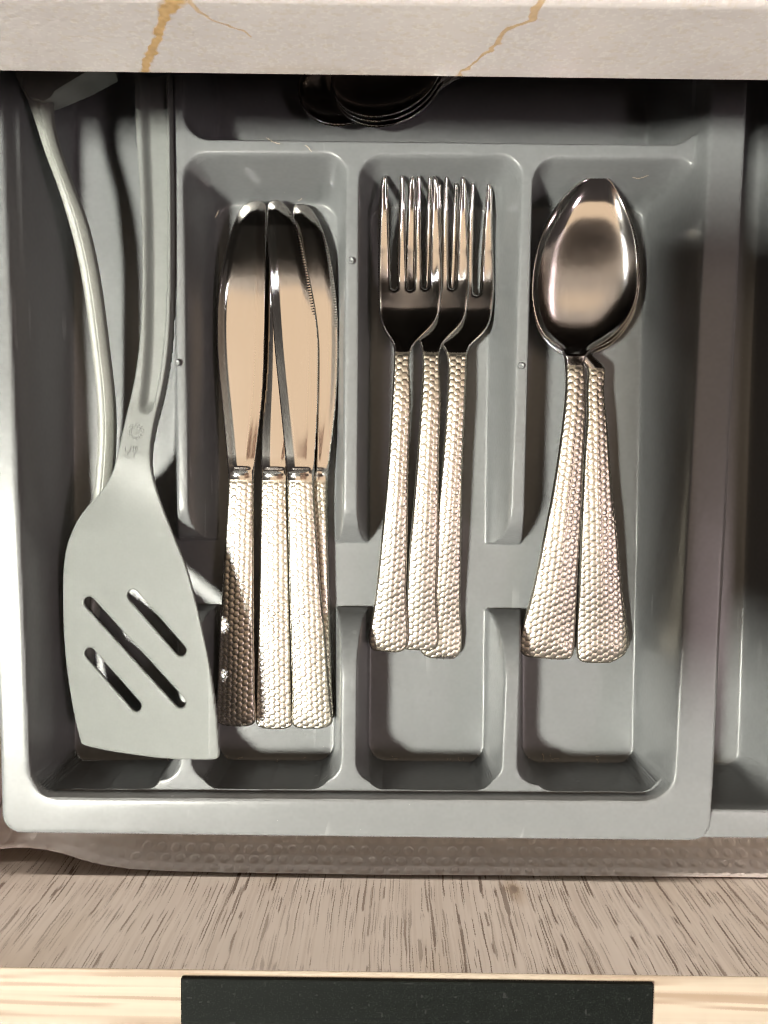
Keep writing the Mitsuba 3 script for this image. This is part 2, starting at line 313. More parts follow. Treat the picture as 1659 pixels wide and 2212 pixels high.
# ------------------------------------------------------------------ liner
def liner():
    us = np.linspace(-12, 3250, 2000)
    edge_v = np.interp(us, [-12, 0, 30, 60, 100, 140, 180, 220, 280, 360, 480, 700, 1000, 1400, 1900], [1842, 1834, 1831, 1831, 1836, 1845, 1858, 1868, 1877, 1881, 1884, 1888, 1890, 1893, 1898])
    zc = ZB + 0.0012
    # height at which the edge meets (almost) the drawer front; to the left it stands off the front in a wave
    off = np.interp(us, [-12, 60, 140, 220, 320, 480, 1900], [0.0075, 0.0085, 0.0055, 0.0025, 0.0012, 0.0009, 0.0009])
    E = np.zeros((len(us), 3))
    for i, (u, v) in enumerate(zip(us, edge_v)):
        d = fwd + (u - CX) / FOC * RGT - (v - CY) / FOC * UPV
        t = (YF + off[i]) / d[1]
        E[i] = EYE + t * d
    x = np.linspace(XL + 0.0008, XR - 0.001, 2000)
    yE, zE = np.interp(x, E[:, 0], E[:, 1]), np.interp(x, E[:, 0], E[:, 2])
    zE = np.maximum(zE, zc + 0.0005)
    ns = 170
    s = np.linspace(0, 1, ns)[:, None]
    y0, z0 = YF + 0.075, zc
    cy, cz = yE + 0.001, zc
    Y = (1 - s) ** 2 * y0 + 2 * s * (1 - s) * cy + s ** 2 * yE
    Z = (1 - s) ** 2 * z0 + 2 * s * (1 - s) * cz + s ** 2 * zE
    X = np.broadcast_to(x, Y.shape)
    L = np.cumsum(np.r_[np.zeros((1, len(x))), np.hypot(np.diff(Y, axis=0), np.diff(Z, axis=0))], axis=0)
    L = L - L[-1:, :]
    px, py = 0.0062, 0.0054
    best = np.full(Y.shape, 9.0)
    row = np.floor(L / py)
    for k in (-1, 0, 1):
        r = row + k
        cxx = (np.floor(X / px - 0.5 * (r % 2)) + 0.5 + 0.5 * (r % 2)) * px
        best = np.minimum(best, np.hypot((X - cxx) / 0.0025, (L - (r + 0.5) * py) / 0.0025))
    amp = 0.00055 * sst(0, 0.0016, -L) * np.interp(x, [XL, -0.10, -0.06], [0.2, 0.5, 1])[None]
    hh = amp * sst(1.0, 0.45, best) + 0.00015 * (meshkit.noise(np.stack([X * 90, L * 90, L * 0], -1)) - 0.5)
    ty, tz = np.gradient(Y, axis=0), np.gradient(Z, axis=0)
    n = np.hypot(ty, tz); ny, nz = tz / n, -ty / n
    V = np.stack([X, Y + ny * hh, Z + nz * hh], -1)
    f = grid_faces(np.ones(Y.shape, bool))
    return V.reshape(-1, 3), f
scene['mat_liner'] = {'type': 'twosided', 'bsdf': princ(lambda p, n, uv: mix((0.70, 0.655, 0.635), (0.76, 0.715, 0.695), fbm(p.x * 150, p.y * 150, p.z * 150, 2)), 0.36, 0.5)}
add('drawer_liner', liner(), 'mat_liner', True, label='dimpled plastic liner mat curling up along the drawer front', category='liner')

# ------------------------------------------------------------------ cutlery trays
ZR, ZD = 0.036, 0.031
def lin(a, b):            # a point on the measured line a-b at a given v, extended
    return lambda v: a[0] + (b[0] - a[0]) * (v - a[1]) / (b[1] - a[1])
def prof(t, r=0.10):
    """Wall profile 0..1 with a small fillet at the foot and at the lip."""
    t = np.clip(t, -1, 2)
    return smin(smax(t, 0 * t, r), 0 * t + 1, r)
def wall(dB, dT, rr=0.07):
    """0 on the floor, 1 outside the top outline, straight draft between; small fillets at foot and lip."""
    t = np.where(dB <= 0, dB / 0.012, np.where(dT >= 0, 1 + dT / 0.012, np.maximum(dB, 1e-9) / (np.maximum(dB, 0) + np.maximum(-dT, 0) + 1e-9)))
    return np.clip(prof(t, rr), 0, 1)
def tray_main():
    cell = 0.0006
    rR, rL = lin((1534, 250), (1457, 1656)), lin((8, 300), (65, 1659))
    oR = lin((1617, 190), (1535, 1790))
    # outlines
    T0 = np.vstack([Wp([(rL(1724), 1724), (rR(1732), 1732), (rR(250), 250)], ZR)])
    up = 0.215
    T0 = np.vstack([T0, [T0[2] + (T0[2] - T0[1]) * 0.25], [[Wp([(rL(250), 250)], ZR)[0][0] - 0.003, T0[2][1] + (T0[2] - T0[1])[1] * 0.25]]])
    B0 = Wp([(163, 1643), (1367, 1646), (1390, 480), (1397, 250)], 0)
    B0 = np.vstack([B0, [B0[3] + (B0[3] - B0[2]) * 1.0], [[Wp([(160, 250)], 0)[0][0], (B0[3] + (B0[3] - B0[2]))[1]]]])
    T0[3:, 1] = 0.232; B0[4:, 1] = 0.226
    O = Wp([(4, 1801), (1536, 1818), (oR(250), 250)], ZR)
    O = np.vstack([O, [O[2] + (O[2] - O[1]) * 0.3], [[W(np.array(-55.0), np.array(250.0), ZR)[0], 0]]])
    O[3:, 1] = 0.246
    opoly = Polygon(O).buffer(-0.0075, join_style=2).buffer(0.0075, quad_segs=10)
    x0, y0, x1, y1 = opoly.bounds
    yw = Yv(1735, ZR) - 0.002                   # the front wall is steep: finer rows there
    xs = np.arange(x0 - 0.008, x1 + 0.0085, cell)
    ys = np.r_[np.arange(y0 - 0.008, yw, cell), np.arange(yw, yw + 0.013, 0.00018), np.arange(yw + 0.013, y1 + 0.0085, cell)]
    X, Y = np.meshgrid(xs, ys)
    dO, nx, ny = sdf(opoly, X, Y, True)
    z0 = ZR * wall(rsdf(B0, 0.006, X, Y), rsdf(T0, 0.0115, X, Y), 0.06)
    # dividers: a block carved by the compartments
    def comp(Tp, rT, Bp, rB):
        Tw, Bw = Wp(Tp, ZD), Wp(Bp, 0)
        return wall(rsdf(Bw, rB, X, Y), rsdf(Tw, rT, X, Y), 0.07)
    comps = [
        comp([(392, 327), (748, 327), (733, 1694), (413, 1690)], 0.0085, [(470, 441), (731, 441), (724, 1641), (472, 1640)], 0.0078),
        comp([(776, 331), (1131, 331), (1083, 1699), (769, 1694)], 0.0085, [(799, 445), (1060, 445), (1046, 1644), (795, 1641)], 0.0078),
        comp([(1156, 336), (1512, 336), (1437, 1703), (1118, 1699)], 0.0085, [(1121, 450), (1396, 450), (1369, 1646), (1125, 1644)], 0.0078),
        comp([(30, 60), (371, 60), (386, 1690), (76, 1688)], 0.0085, [(160, 60), (380, 60), (388, 1640), (160, 1640)], 0.005),
    ]
    # back compartment
    Tb = Wp([(394, 296), (1512, 308), (1512, -150), (394, -150)], ZD); Bb = Wp([(372, 318), (1580, 330), (1580, -150), (372, -150)], 0)
    Bb[:, 1] = np.maximum(Bb[:, 1], 0); Bb[0, 1] = Tb[0, 1] + 0.0035; Bb[1, 1] = Tb[1, 1] + 0.0035; Bb[0, 0] = Bb[3, 0] = Tb[0, 0] + 0.006; Tb[2:, 1] = Bb[2:, 1] = 0.4
    comps.append(wall(rsdf(Bb, 0.006, X, Y), rsdf(Tb, 0.010, X, Y), 0.07))
    g = comps[0]
    for c in comps[1:]: g = smin(g, c, 0.015)
    # height of the dividers along the tray, with the finger gap
    yA, yB = Yv(1072, ZD), Yv(1170, 0)
    yC, yD = Yv(1311, 0), Yv(1500, ZD)
    a = np.clip((yA - Y) / (yA - yB), 0, 1); hu = (1 - a ** 2.6) ** (1 / 1.7)
    b = np.clip((Y - yD) / (yC - yD), 0, 1); hl = (1 - b ** 2.2) ** (1 / 2.0)
    top = np.where(Y > (yB + yC) / 2, hu, hl)
    top = np.clip(top, 0, 1)
    div = ZD * np.clip(smin(g, top, 0.07), 0, 1)
    z = smax(z0, div, 0.0022) - 0.0003
    out = dO > 0
    Xp, Yp = np.where(out, nx, X), np.where(out, ny, Y)
    lip = np.clip(1 - (-dO) / 0.0018, 0, 1)
    z = z - 0.0009 * (1 - np.sqrt(np.maximum(1 - lip ** 2, 0)))
    z = np.where(out, z.max() - 0.0012 - np.minimum(dO, 0.0045), z)
    V = np.stack([Xp, Yp, z], -1).reshape(-1, 3)
    return compact(V, grid_faces(dO < 0.0065))
add('cutlery_tray', tray_main(), 'mat_tray', True, label='grey plastic cutlery tray with knives, forks and spoons in its compartments', category='cutlery tray')
def ring(u, v, z, r):
    th = np.linspace(0, 2 * np.pi, 33)[:-1]
    c = W(np.array(float(u)), np.array(float(v)), z)
    pr = [(0.0, 0.0001), (0.45 * r, 0.0001), (0.6 * r, 0.00035), (0.8 * r, 0.00035), (r, -0.0004)]
    vs, fs = [], []
    for i, (rr, h) in enumerate(pr): vs += [(c[0] + rr * math.cos(t), c[1] + rr * math.sin(t), z + h) for t in th]
    for i in range(len(pr) - 1):
        for k in range(32):
            fs.append((i * 32 + k, (i + 1) * 32 + k, (i + 1) * 32 + (k + 1) % 32, i * 32 + (k + 1) % 32))
    return np.array(vs), np.array(fs)
for i, (u, v) in enumerate([(382, 783), (758, 562), (1126, 790)]):
    add('cutlery_tray__ejector_mark' + (f'_{i:03d}' if i else ''), ring(u, v, ZD - 0.0002, 0.0014), 'mat_tray', True)
def tray_side():
    cell = 0.0008
    z1, zf = 0.029, -0.006
    bl = lin((1637, 400), (1598, 1600))
    T1 = Wp([(1300, 1746), (1900, 1752)], z1)
    B1 = Wp([(1300, 1652), (bl(1652), 1652), (bl(250), 250), (1300, 250)], zf); B1[2:, 1] = 0.226
    T1 = np.vstack([T1, [[T1[1][0], 0.232], [T1[0][0], 0.232]]])
    T1[1, 0] = B1[1, 0] + 0.012; T1[2, 0] = B1[2, 0] + 0.012
    T1[[0, 3], 0] = B1[[0, 3], 0] = 0.05
    O1 = Wp([(1300, 1808), (1900, 1811)], z1)
    O1 = np.vstack([O1, [[O1[1][0], 0.245], [O1[0][0], 0.245]]]); O1[[1, 2], 0] = T1[1, 0] + 0.012; O1[[0, 3], 0] = 0.1205
    opoly = Polygon(O1).buffer(-0.006, join_style=2).buffer(0.006)
    x0, y0, xx1, y1 = opoly.bounds
    X, Y = np.meshgrid(np.arange(x0 - 0.006, xx1 + 0.007, cell), np.arange(y0 - 0.006, y1 + 0.007, cell))
    dO, nx, ny = sdf(opoly, X, Y, True)
    z = zf + (z1 - zf) * wall(rsdf(B1, 0.006, X, Y), rsdf(T1, 0.010, X, Y), 0.06)
    out = dO > 0
    z = np.where(out, z1 - 0.0008 - np.minimum(dO, 0.004), z)
    V = np.stack([np.where(out, nx, X), np.where(out, ny, Y), z], -1).reshape(-1, 3)
    return compact(V, grid_faces(dO < 0.006))
add('cutlery_tray_001', tray_side(), 'mat_tray', True, label='empty lower grey tray showing at the right edge beside the full one', category='cutlery tray')

# ------------------------------------------------------------------ cutlery
def hex_relief(X, Y, seed, ang=0.0, amp=0.00021):
    """Hammered handles: close-packed round facets, a little domed, with fine grooves between them."""
    ca, sa = math.cos(ang), math.sin(ang)
    x, y = X * ca - Y * sa + 0.013 * seed + 0.5, X * sa + Y * ca + 0.007 * seed + 0.5
    best = np.full(X.shape, 9.0)
    pr = PITCH * 0.866
    col = np.floor(x / pr)
    rnd = lambda a, b, k: meshkit.noise(np.stack([a * 1.0, b * 1.0, 0 * a + k + seed], -1)) - 0.5
    for k in (-1, 0, 1, 2):
        c = col + k
        sh = 0.5 * (c % 2)
        for q in (0, 1):
            r = np.floor(y / PITCH - sh) + q
            d = np.hypot(x - c * pr - rnd(c, r, 1) * 0.00042, y - (r + sh) * PITCH - rnd(c, r, 2) * 0.00042)
            best = np.minimum(best, d * (1 + 0.16 * rnd(c, r, 3)))
    t = best / (PITCH * 0.5)
    return amp * (0.42 * (1 - np.minimum(t, 0.86) ** 2 / 0.74) + 0.58 * (1 - sst(0.74, 1.03, t)))
def outline_px(left, right, z, n=160):
    """left: points from the top down, right: the same; returns a closed world polygon."""
    l, r = spl(left, n), spl(right, n)
    return Polygon(Wp(np.vstack([l, r[::-1]]), z)).buffer(0)
def smooth_poly(p, r): return p.buffer(-r).buffer(2 * r).buffer(-r)
STEEL, HAM = 'mat_steel', 'mat_steel_hammered'

def knife(key, left, right, zb, zh, serr=None, bev=None, vh=1040, label='', slot=None, tilt=0.0, ham=0.0):
    """left / right outline in the photograph, tip first."""
    zm = (zb + zh) / 2
    poly = outline_px(left, right, zm)
    poly = smooth_poly(poly, 0.0008)
    yh = Yv(vh, zm); y0, y1 = poly.bounds[1], poly.bounds[3]
    xc = lambda Y: np.interp(Y, [y0, y1], [Polygon(poly).centroid.x] * 2)
    cxm = poly.centroid.x
    def zf(X, Y):
        q = np.clip((Y - y0) / (y1 - y0), 0, 1)
        d = y1 - Y
        return zh + (zb - zh) * q - 0.0013 * np.clip(1 - d / 0.0105, 0, 1) ** 1.12 + tilt * (X - cxm) + 0.00022 * (meshkit.noise(np.stack([X * 60, Y * 40, 0 * X + 10 * ham], -1)) - 0.5)
    def tf(d, X, Y):
        k = sst(yh + 0.010, yh - 0.004, Y)          # 1 on the handle
        blade = 0.00075 * np.clip(d / 0.0032, 0, 1) ** 0.6 * (1 - 0.0 * d)
        blade = 0.00025 * dome(d, 0.0004) + 0.00055 * sst(0, 0.0042, d)
        hand = 0.0014 * dome(d, 0.0009) + 0.0006 * (1 - np.clip(1 - d / 0.0078, 0, 1) ** 2)
        t = blade * (1 - k) + hand * k + 0.0005 * np.exp(-((Y - yh - 0.0035) / 0.0016) ** 2) * sst(0, 0.003, d)
        if serr is not None:
            ya, yb, side = serr
            m = sst(ya, ya + 0.004, Y) * sst(yb, yb - 0.004, Y) * np.where((X - cx_at(Y)) * side > 0, 1, 0)
            t = t - 0.0003 * m * sst(0.0016, 0.0, d) * (0.5 + 0.5 * np.sin(Y * 2 * np.pi / 0.00105)) * np.clip(d / 0.0003, 0, 1)
        return np.maximum(t, 0)
    mids = Wp((spl(left, 160) + spl(right, 160)) / 2, zm)
    o = np.argsort(mids[:, 1])
    cx_at = lambda Y: np.interp(Y, mids[o, 1], mids[o, 0])
    blade, hand = two_part(poly, zf, tf, yh, ham, axis_angle(poly), 0.00036)
    add(key + '__blade', blade, STEEL, True)
    add(key + '__handle', hand, HAM, True)
    labels[key] = {'label': label, 'category': 'knife', 'group': 'table knives in the left cutlery compartment'}
    if slot is not None:        # flat dark patch, painted shade for the small hollow between blade and handle
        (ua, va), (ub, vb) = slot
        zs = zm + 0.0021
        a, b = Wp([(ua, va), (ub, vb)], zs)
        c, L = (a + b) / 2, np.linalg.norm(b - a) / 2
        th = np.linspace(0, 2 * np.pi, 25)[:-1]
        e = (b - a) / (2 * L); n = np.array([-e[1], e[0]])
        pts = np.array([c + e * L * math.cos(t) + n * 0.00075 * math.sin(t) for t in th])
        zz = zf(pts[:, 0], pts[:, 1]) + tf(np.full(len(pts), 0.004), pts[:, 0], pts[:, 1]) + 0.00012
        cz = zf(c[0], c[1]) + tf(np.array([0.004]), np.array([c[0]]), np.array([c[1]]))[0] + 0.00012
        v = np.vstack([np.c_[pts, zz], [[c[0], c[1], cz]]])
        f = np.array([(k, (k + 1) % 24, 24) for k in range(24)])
        add(key + '__hollow', (v, f), 'mat_shade_and_mark', True)
# order matters for nothing but names: left, buried one, middle, right
SERR = (Yv(690, 0.01), Yv(445, 0.01), 1)
knife('table_knife', [(551, 431), (527, 441), (506, 480), (488, 540), (475, 610), (469, 690), (471, 780), (478, 860), (486, 940), (492, 1010), (494, 1045), (490, 1120), (482, 1250), (474, 1400), (468, 1520), (470, 1558), (492, 1567)],
      [(562, 431), (571, 437), (574, 470), (574, 560), (573, 660), (571, 760), (567, 850), (559, 930), (552, 990), (549, 1045), (549, 1150), (549, 1300), (550, 1420), (552, 1530), (549, 1562), (520, 1569)], 0.0088, 0.0088,
      slot=((502, 1019), (536, 1019)), label='leftmost table knife lying beside the grey spatula', ham=1.0)
knife('table_knife_001', [(582, 470), (576, 480), (573, 520), (572, 600), (571, 700), (570, 800), (566, 900), (564, 980), (564, 1045), (563, 1150), (560, 1300), (556, 1430), (553, 1535), (557, 1566), (580, 1573)],
      [(590, 470), (602, 480), (622, 530), (640, 600), (650, 700), (648, 800), (640, 900), (630, 980), (622, 1045), (624, 1150), (628, 1300), (631, 1420), (634, 1535), (631, 1566), (605, 1574)], 0.0055, 0.0062,
      slot=((567, 1020), (608, 1021)), label='second table knife from the left, its blade mostly hidden under two others', ham=2.0)
knife('table_knife_002', [(591, 430), (580, 436), (577, 470), (579, 530), (583, 600), (588, 680), (595, 770), (603, 850), (611, 930), (617, 990), (621, 1045), (623, 1150), (626, 1300), (629, 1420), (631, 1535), (634, 1567), (655, 1574)],
      [(598, 430), (612, 437), (633, 467), (653, 530), (668, 600), (679, 660), (687, 730), (688, 810), (686, 890), (682, 960), (679, 1045), (684, 1150), (694, 1280), (705, 1400), (716, 1530), (716, 1564), (690, 1574)], 0.0104, 0.0096,
      serr=(Yv(690, 0.01), Yv(445, 0.01), 1), slot=((623, 1021), (668, 1016)), label='third table knife from the left, on top, with a serrated right edge', ham=3.0)
knife('table_knife_003', [(642, 440), (634, 446), (634, 480), (640, 560), (650, 660), (660, 760), (666, 860), (668, 960), (668, 1045), (672, 1150), (680, 1280), (686, 1400), (690, 1520), (694, 1548), (704, 1557)],
      [(654, 440), (668, 446), (690, 480), (708, 530), (720, 590), (728, 660), (731, 730), (730, 800), (725, 880), (716, 960), (708, 1045), (708, 1150), (711, 1280), (715, 1400), (721, 1520), (721, 1550), (710, 1557)], 0.0072, 0.0052,
      serr=(Yv(715, 0.008), Yv(450, 0.008), 1), label='rightmost table knife, half under its neighbour, serrated edge to the right', ham=4.0)

def fork(key, ax, tips, zoff, handle_l, handle_r, bowl_l, bowl_r, slot_v, label, hs, tip_v, stamp=False):
    """bowl outline from the outer tines down into the handle."""
    zm = 0.009 + zoff
    l, r = spl(bowl_l + handle_l, 220), spl(bowl_r + handle_r, 220)
    body = Polygon(Wp(np.vstack([l, r[::-1]]), zm)).buffer(0)
    s = (body.bounds[2])
    # slots between the tines
    cuts = []
    for k in range(3):
        a, b = tips[k], tips[k + 1]
        top = ((a[0] + b[0]) / 2, min(a[1], b[1]) - 30)
        cx, cv = slot_v[k]
        wt, wb = (b[0] - a[0]) * 0.50 - 3.5, 6.8
        mid = (cx + top[0]) / 2
        cuts.append(Polygon(Wp([(top[0] - wt, top[1]), (top[0] + wt, top[1]), ((top[0] + cx) / 2 + (wt * 0.45 + wb * 0.5), (top[1] + cv) / 2), (cx + wb, cv - 18), (cx + wb * 0.75, cv - 3), (cx, cv), (cx - wb * 0.75, cv - 3), (cx - wb, cv - 18), ((top[0] + cx) / 2 - (wt * 0.45 + wb * 0.5), (top[1] + cv) / 2)], zm)).buffer(0))
    poly = body
    for c in cuts: poly = poly.difference(c)
    poly = poly.buffer(-0.0004).buffer(0.0004, quad_segs=4)
    if poly.geom_type != 'Polygon': poly = max(poly.geoms, key=lambda g: g.area)
    yk = [Yv(v, zm) for v in (1440, 1380, 1250, 1050, 880, 780, 720, 660, 610, 540, 460, 400, 370)]
    zk = [0.0040, 0.0046, 0.0078, 0.0118, 0.0128, 0.0112, 0.0082, 0.0058, 0.0054, 0.0066, 0.0100, 0.0142, 0.0160]
    zc = PchipInterpolator(np.array(yk), np.array(zk))
    yh = Yv(762, zm)
    cl = Wp((l + r) / 2, zm); o = np.argsort(cl[:, 1])
    cx_at = lambda Y: np.interp(Y, cl[o, 1], cl[o, 0])
    hw = np.interp
    wl = np.linalg.norm(Wp(l, zm) - Wp(r, zm), axis=1) / 2
    w_at = lambda Y: np.interp(Y, cl[o, 1], wl[o])
    def zf(X, Y):
        q = (X - cx_at(Y)) / np.maximum(w_at(Y), 0.002)
        k = np.exp(-((Y - Yv(640, zm)) / 0.022) ** 2)
        return zc(Y) + zoff + k * 0.0022 * (np.clip(np.abs(q), 0, 1.1) ** 2)
    def tf(d, X, Y):
        k = sst(yh + 0.014, yh - 0.01, Y)
        t = 0.0010 * dome(d, 0.0014) * (1 - k) + k * (0.0013 * dome(d, 0.0009) + 0.0008 * (1 - np.clip(1 - d / 0.0075, 0, 1) ** 2))
        return t
    head, hand = two_part(poly, zf, tf, yh, hs, axis_angle(poly))
    add(key + '__head', head, STEEL, True)
    add(key + '__handle', hand, HAM, True)
    labels[key] = {'label': label, 'category': 'fork', 'group': 'table forks in the middle cutlery compartment'}
def fork_at(key, dx, dv, hl, hr, zoff, label, hs, shear=0.0):
    o = lambda u, v: (u + dx + shear * (v - 760), v + dv)
    bl = [o(829, 392), o(824, 400), o(821, 440), o(818, 520), o(817, 600), o(818, 650), o(822, 690), o(834, 722), o(848, 745)]
    br = [o(938, 392), o(944, 400), o(948, 440), o(953, 520), o(956, 600), o(954, 640), o(946, 684), o(926, 714), o(902, 738)]
    tips = [o(832, 392), o(868, 392), o(903, 392), o(938, 392)]
    fork(key, None, tips, zoff, hl, hr, bl, br, [o(852, 622), o(887, 622), o(919, 620)], label, hs, 392)
fork_at('table_fork', 0, 0, [(851, 775), (848, 840), (842, 950), (832, 1080), (818, 1220), (806, 1320), (797, 1396), (806, 1411)], [(886, 765), (886, 840), (884, 950), (881, 1080), (879, 1220), (879, 1320), (878, 1404), (858, 1416)], 0.0052, 'leftmost table fork, lying on top of the others', 11.0)
fork_at('table_fork_001', 59, 0, [(912, 775), (910, 840), (903, 950), (893, 1080), (882, 1220), (876, 1320), (870, 1398), (876, 1409)], [(949, 765), (950, 840), (948, 950), (946, 1080), (945, 1220), (945, 1320), (946, 1400), (930, 1412)], 0.0026, 'table fork in the middle of the three', 12.0)
fork_at('table_fork_002', 111, 14, [(966, 785), (964, 850), (957, 960), (946, 1090), (933, 1230), (920, 1330), (909, 1412), (930, 1428)], [(1007, 775), (1004, 850), (999, 960), (996, 1090), (996, 1230), (997, 1330), (997, 1414), (980, 1430)], 0.0, 'rightmost table fork, lowest of the three, its handle end showing', 13.0, shear=-0.012)
def glyphs():      # the worn engraving on the end of the lowest fork
    ms = []
    for i, (u, w, h) in enumerate([(943, 2, 8), (950, 5, 5), (957, 2, 8), (963, 5, 5), (970, 4, 6), (977, 3, 5)]):
        a, b = Wp([(u, 1420 - h / 2 + 0.6 * i * 0), (u + w, 1420 + h / 2)], 0.006)
        ms.append(box((a[0], b[1], 0.0040), (b[0], a[1], 0.0066)))
    return trimesh.util.concatenate(ms)

def spoon(key, dx, dv, zoff, hl, hr, label, hs, sc=1.0, group='table spoons in the right cutlery compartment', bowl=True, rot=0.0):
    ca, sa = math.cos(rot), math.sin(rot)
    def o(u, v):
        a, b = (u - 1266) * sc, (v - 780)
        return (1266 + a * ca - b * sa + dx, 780 + a * sa + b * ca + dv)
    bl = [o(*p) for p in [(1292, 377), (1279, 380), (1243, 401), (1205, 440), (1172, 500), (1155, 560), (1149, 620), (1153, 665), (1166, 706), (1190, 735), (1212, 752)]]
    br = [o(*p) for p in [(1297, 377), (1309, 381), (1336, 411), (1360, 460), (1375, 510), (1382, 570), (1381, 620), (1370, 665), (1345, 706), (1308, 738), (1276, 758)]]
    zm = 0.011 + zoff
    l, r = spl(bl + hl, 240), spl(br + hr, 240)
    poly = Polygon(Wp(np.vstack([l, r[::-1]]), zm)).buffer(0)
    poly = smooth_poly(poly, 0.0006)
    lw, rw = Wp(l, zm), Wp(r, zm)
    cl = (lw + rw) / 2; wl = np.linalg.norm(lw - rw, axis=1) / 2
    od = np.argsort(cl[:, 1])
    cx_at = lambda Y: np.interp(Y, cl[od, 1], cl[od, 0])
    w_at = lambda Y: np.interp(Y, cl[od, 1], wl[od])
    yt, yn = cl[:, 1].max(), Yv(770, zm)
    yh = Yv(786 + dv, zm)
    yk = [Yv(v, zm) for v in (1460, 1390, 1260, 1060, 900, 800, 760, 700, 600, 450, 370)]
    zk = [0.0045, 0.0050, 0.0080, 0.0116, 0.0128, 0.0118, 0.0106, 0.0096, 0.0096, 0.0106, 0.0116]
    zc = PchipInterpolator(np.array(yk), np.array(zk))
    def zf(X, Y):
        q = np.clip((X - cx_at(Y)) / np.maximum(w_at(Y), 0.003), -1, 1)
        p = np.clip((Y - yn) / (yt - yn), 0, 1)
        e = 1 - np.abs(2 * np.clip(p * 1.04 - 0.02, 0, 1) - 1) ** 4.4
        return zc(Y) + zoff - 0.0046 * e * (1 - np.abs(q) ** 4)
    def tf(d, X, Y):
        k = sst(yh + 0.014, yh - 0.006, Y)
        t = 0.0009 * dome(d, 0.0011) * (1 - k) + k * (0.0012 * dome(d, 0.0009) + 0.0013 * (1 - np.clip(1 - d / 0.011, 0, 1) ** 2))
        return t
    head, hand = two_part(poly, zf, tf, yh, hs, axis_angle(poly))
    add(key + '__bowl', head, STEEL, True)
    add(key + '__handle', hand, HAM, True)
    labels[key] = {'label': label, 'category': 'spoon', 'group': group}
spoon('table_spoon', 0, 0, 0.0062, [(1219, 775), (1220, 830), (1214, 900), (1204, 980), (1189, 1080), (1168, 1200), (1146, 1310), (1127, 1400), (1138, 1424), (1170, 1430)],
      [(1262, 785), (1262, 830), (1260, 900), (1257, 980), (1255, 1080), (1252, 1200), (1250, 1310), (1248, 1410), (1240, 1430), (1205, 1433)], 'table spoon on top, its bowl facing up and handle to the left', 21.0)
spoon('table_spoon_001', 3, 5, 0.0036, [(1263, 790), (1265, 830), (1264, 900), (1259, 980), (1256, 1080), (1254, 1200), (1253, 1310), (1253, 1415), (1262, 1436), (1290, 1441)],
      [(1302, 790), (1303, 830), (1306, 900), (1312, 980), (1322, 1080), (1338, 1200), (1352, 1310), (1366, 1402), (1355, 1425), (1325, 1441)], 'table spoon nested below the top one, its handle to the right', 22.0)
spoon('table_spoon_002', 2, 14, 0.0012, [(1268, 795), (1268, 830), (1267, 900), (1264, 980), (1262, 1080), (1262, 1200), (1263, 1310), (1265, 1390), (1280, 1398), (1300, 1400)],
      [(1300, 795), (1302, 830), (1307, 900), (1314, 980), (1325, 1080), (1341, 1200), (1356, 1310), (1370, 1396), (1366, 1408), (1340, 1410)], 'lowest table spoon of the stack, only its rim and handle edge showing', 23.0)

# teaspoons in the back compartment, lying across, in the shade of the worktop
def teaspoon(key, du, dv, zoff, ang, label):
    L, Wd = 0.043, 0.0150
    c = W(np.array(834.0 + du), np.array(186.0 + dv), 0.012)
    th = np.linspace(0, 2 * np.pi, 90)[:-1]
    ex = np.cos(th); wy = np.sin(th) * (1 - 0.16 * ex)
    bowl = np.stack([0.5 * L * ex, Wd * wy], 1)
    hx = np.array([0.0185, 0.026, 0.04, 0.07, 0.105, 0.108, 0.105, 0.07, 0.04, 0.026, 0.0185])
    hy = np.array([0.0062, 0.0036, 0.003, 0.0042, 0.0068, 0.0, -0.0068, -0.0042, -0.003, -0.0036, -0.0062])
    poly = Polygon(bowl).union(Polygon(np.stack([hx, hy], 1)).buffer(0)).buffer(0.001).buffer(-0.001)
    def zf(x, y):
        e = np.clip(1 - (x / (0.5 * L)) ** 2 - (y / Wd) ** 2, 0, 1)
        return zoff + 0.012 - 0.007 * e ** 0.8 + 0.004 * sst(0.02, 0.05, x) - 0.006 * sst(0.05, 0.1, x)
    def tf(d, x, y):
        k = sst(0.022, 0.034, x)
        return 0.0008 * dome(d, 0.001) * (1 - k) + k * 0.0018 * dome(d, 0.003)
    parts = plate(poly, zf, tf, 0.00045, split=lambda x, y: (x > 0.029).astype(int))
    ca, sa = math.cos(ang), math.sin(ang)
    for nm, m, (v, f) in zip(('bowl', 'handle'), (STEEL, HAM), parts):
        v = np.stack([v[:, 0] * ca - v[:, 1] * sa + c[0], v[:, 0] * sa + v[:, 1] * ca + c[1], v[:, 2]], 1)
        add(f'{key}__{nm}', (v, f), m, True)
    labels[key] = {'label': label, 'category': 'spoon', 'group': 'teaspoons lying across the shaded back compartment'}
teaspoon('teaspoon', -75, -6, 0.000, 0.30, 'teaspoon whose rim sticks out farthest to the left under the worktop')
teaspoon('teaspoon_001', 4, 4, 0.002, 0.22, 'lowest teaspoon of the nested stack in the shaded back compartment')
teaspoon('teaspoon_002', 2, 0, 0.0045, 0.24, 'teaspoon in the middle of the nested stack in the shaded back compartment')
teaspoon('teaspoon_003', 0, -4, 0.007, 0.26, 'topmost teaspoon of the nested stack in the shaded back compartment')

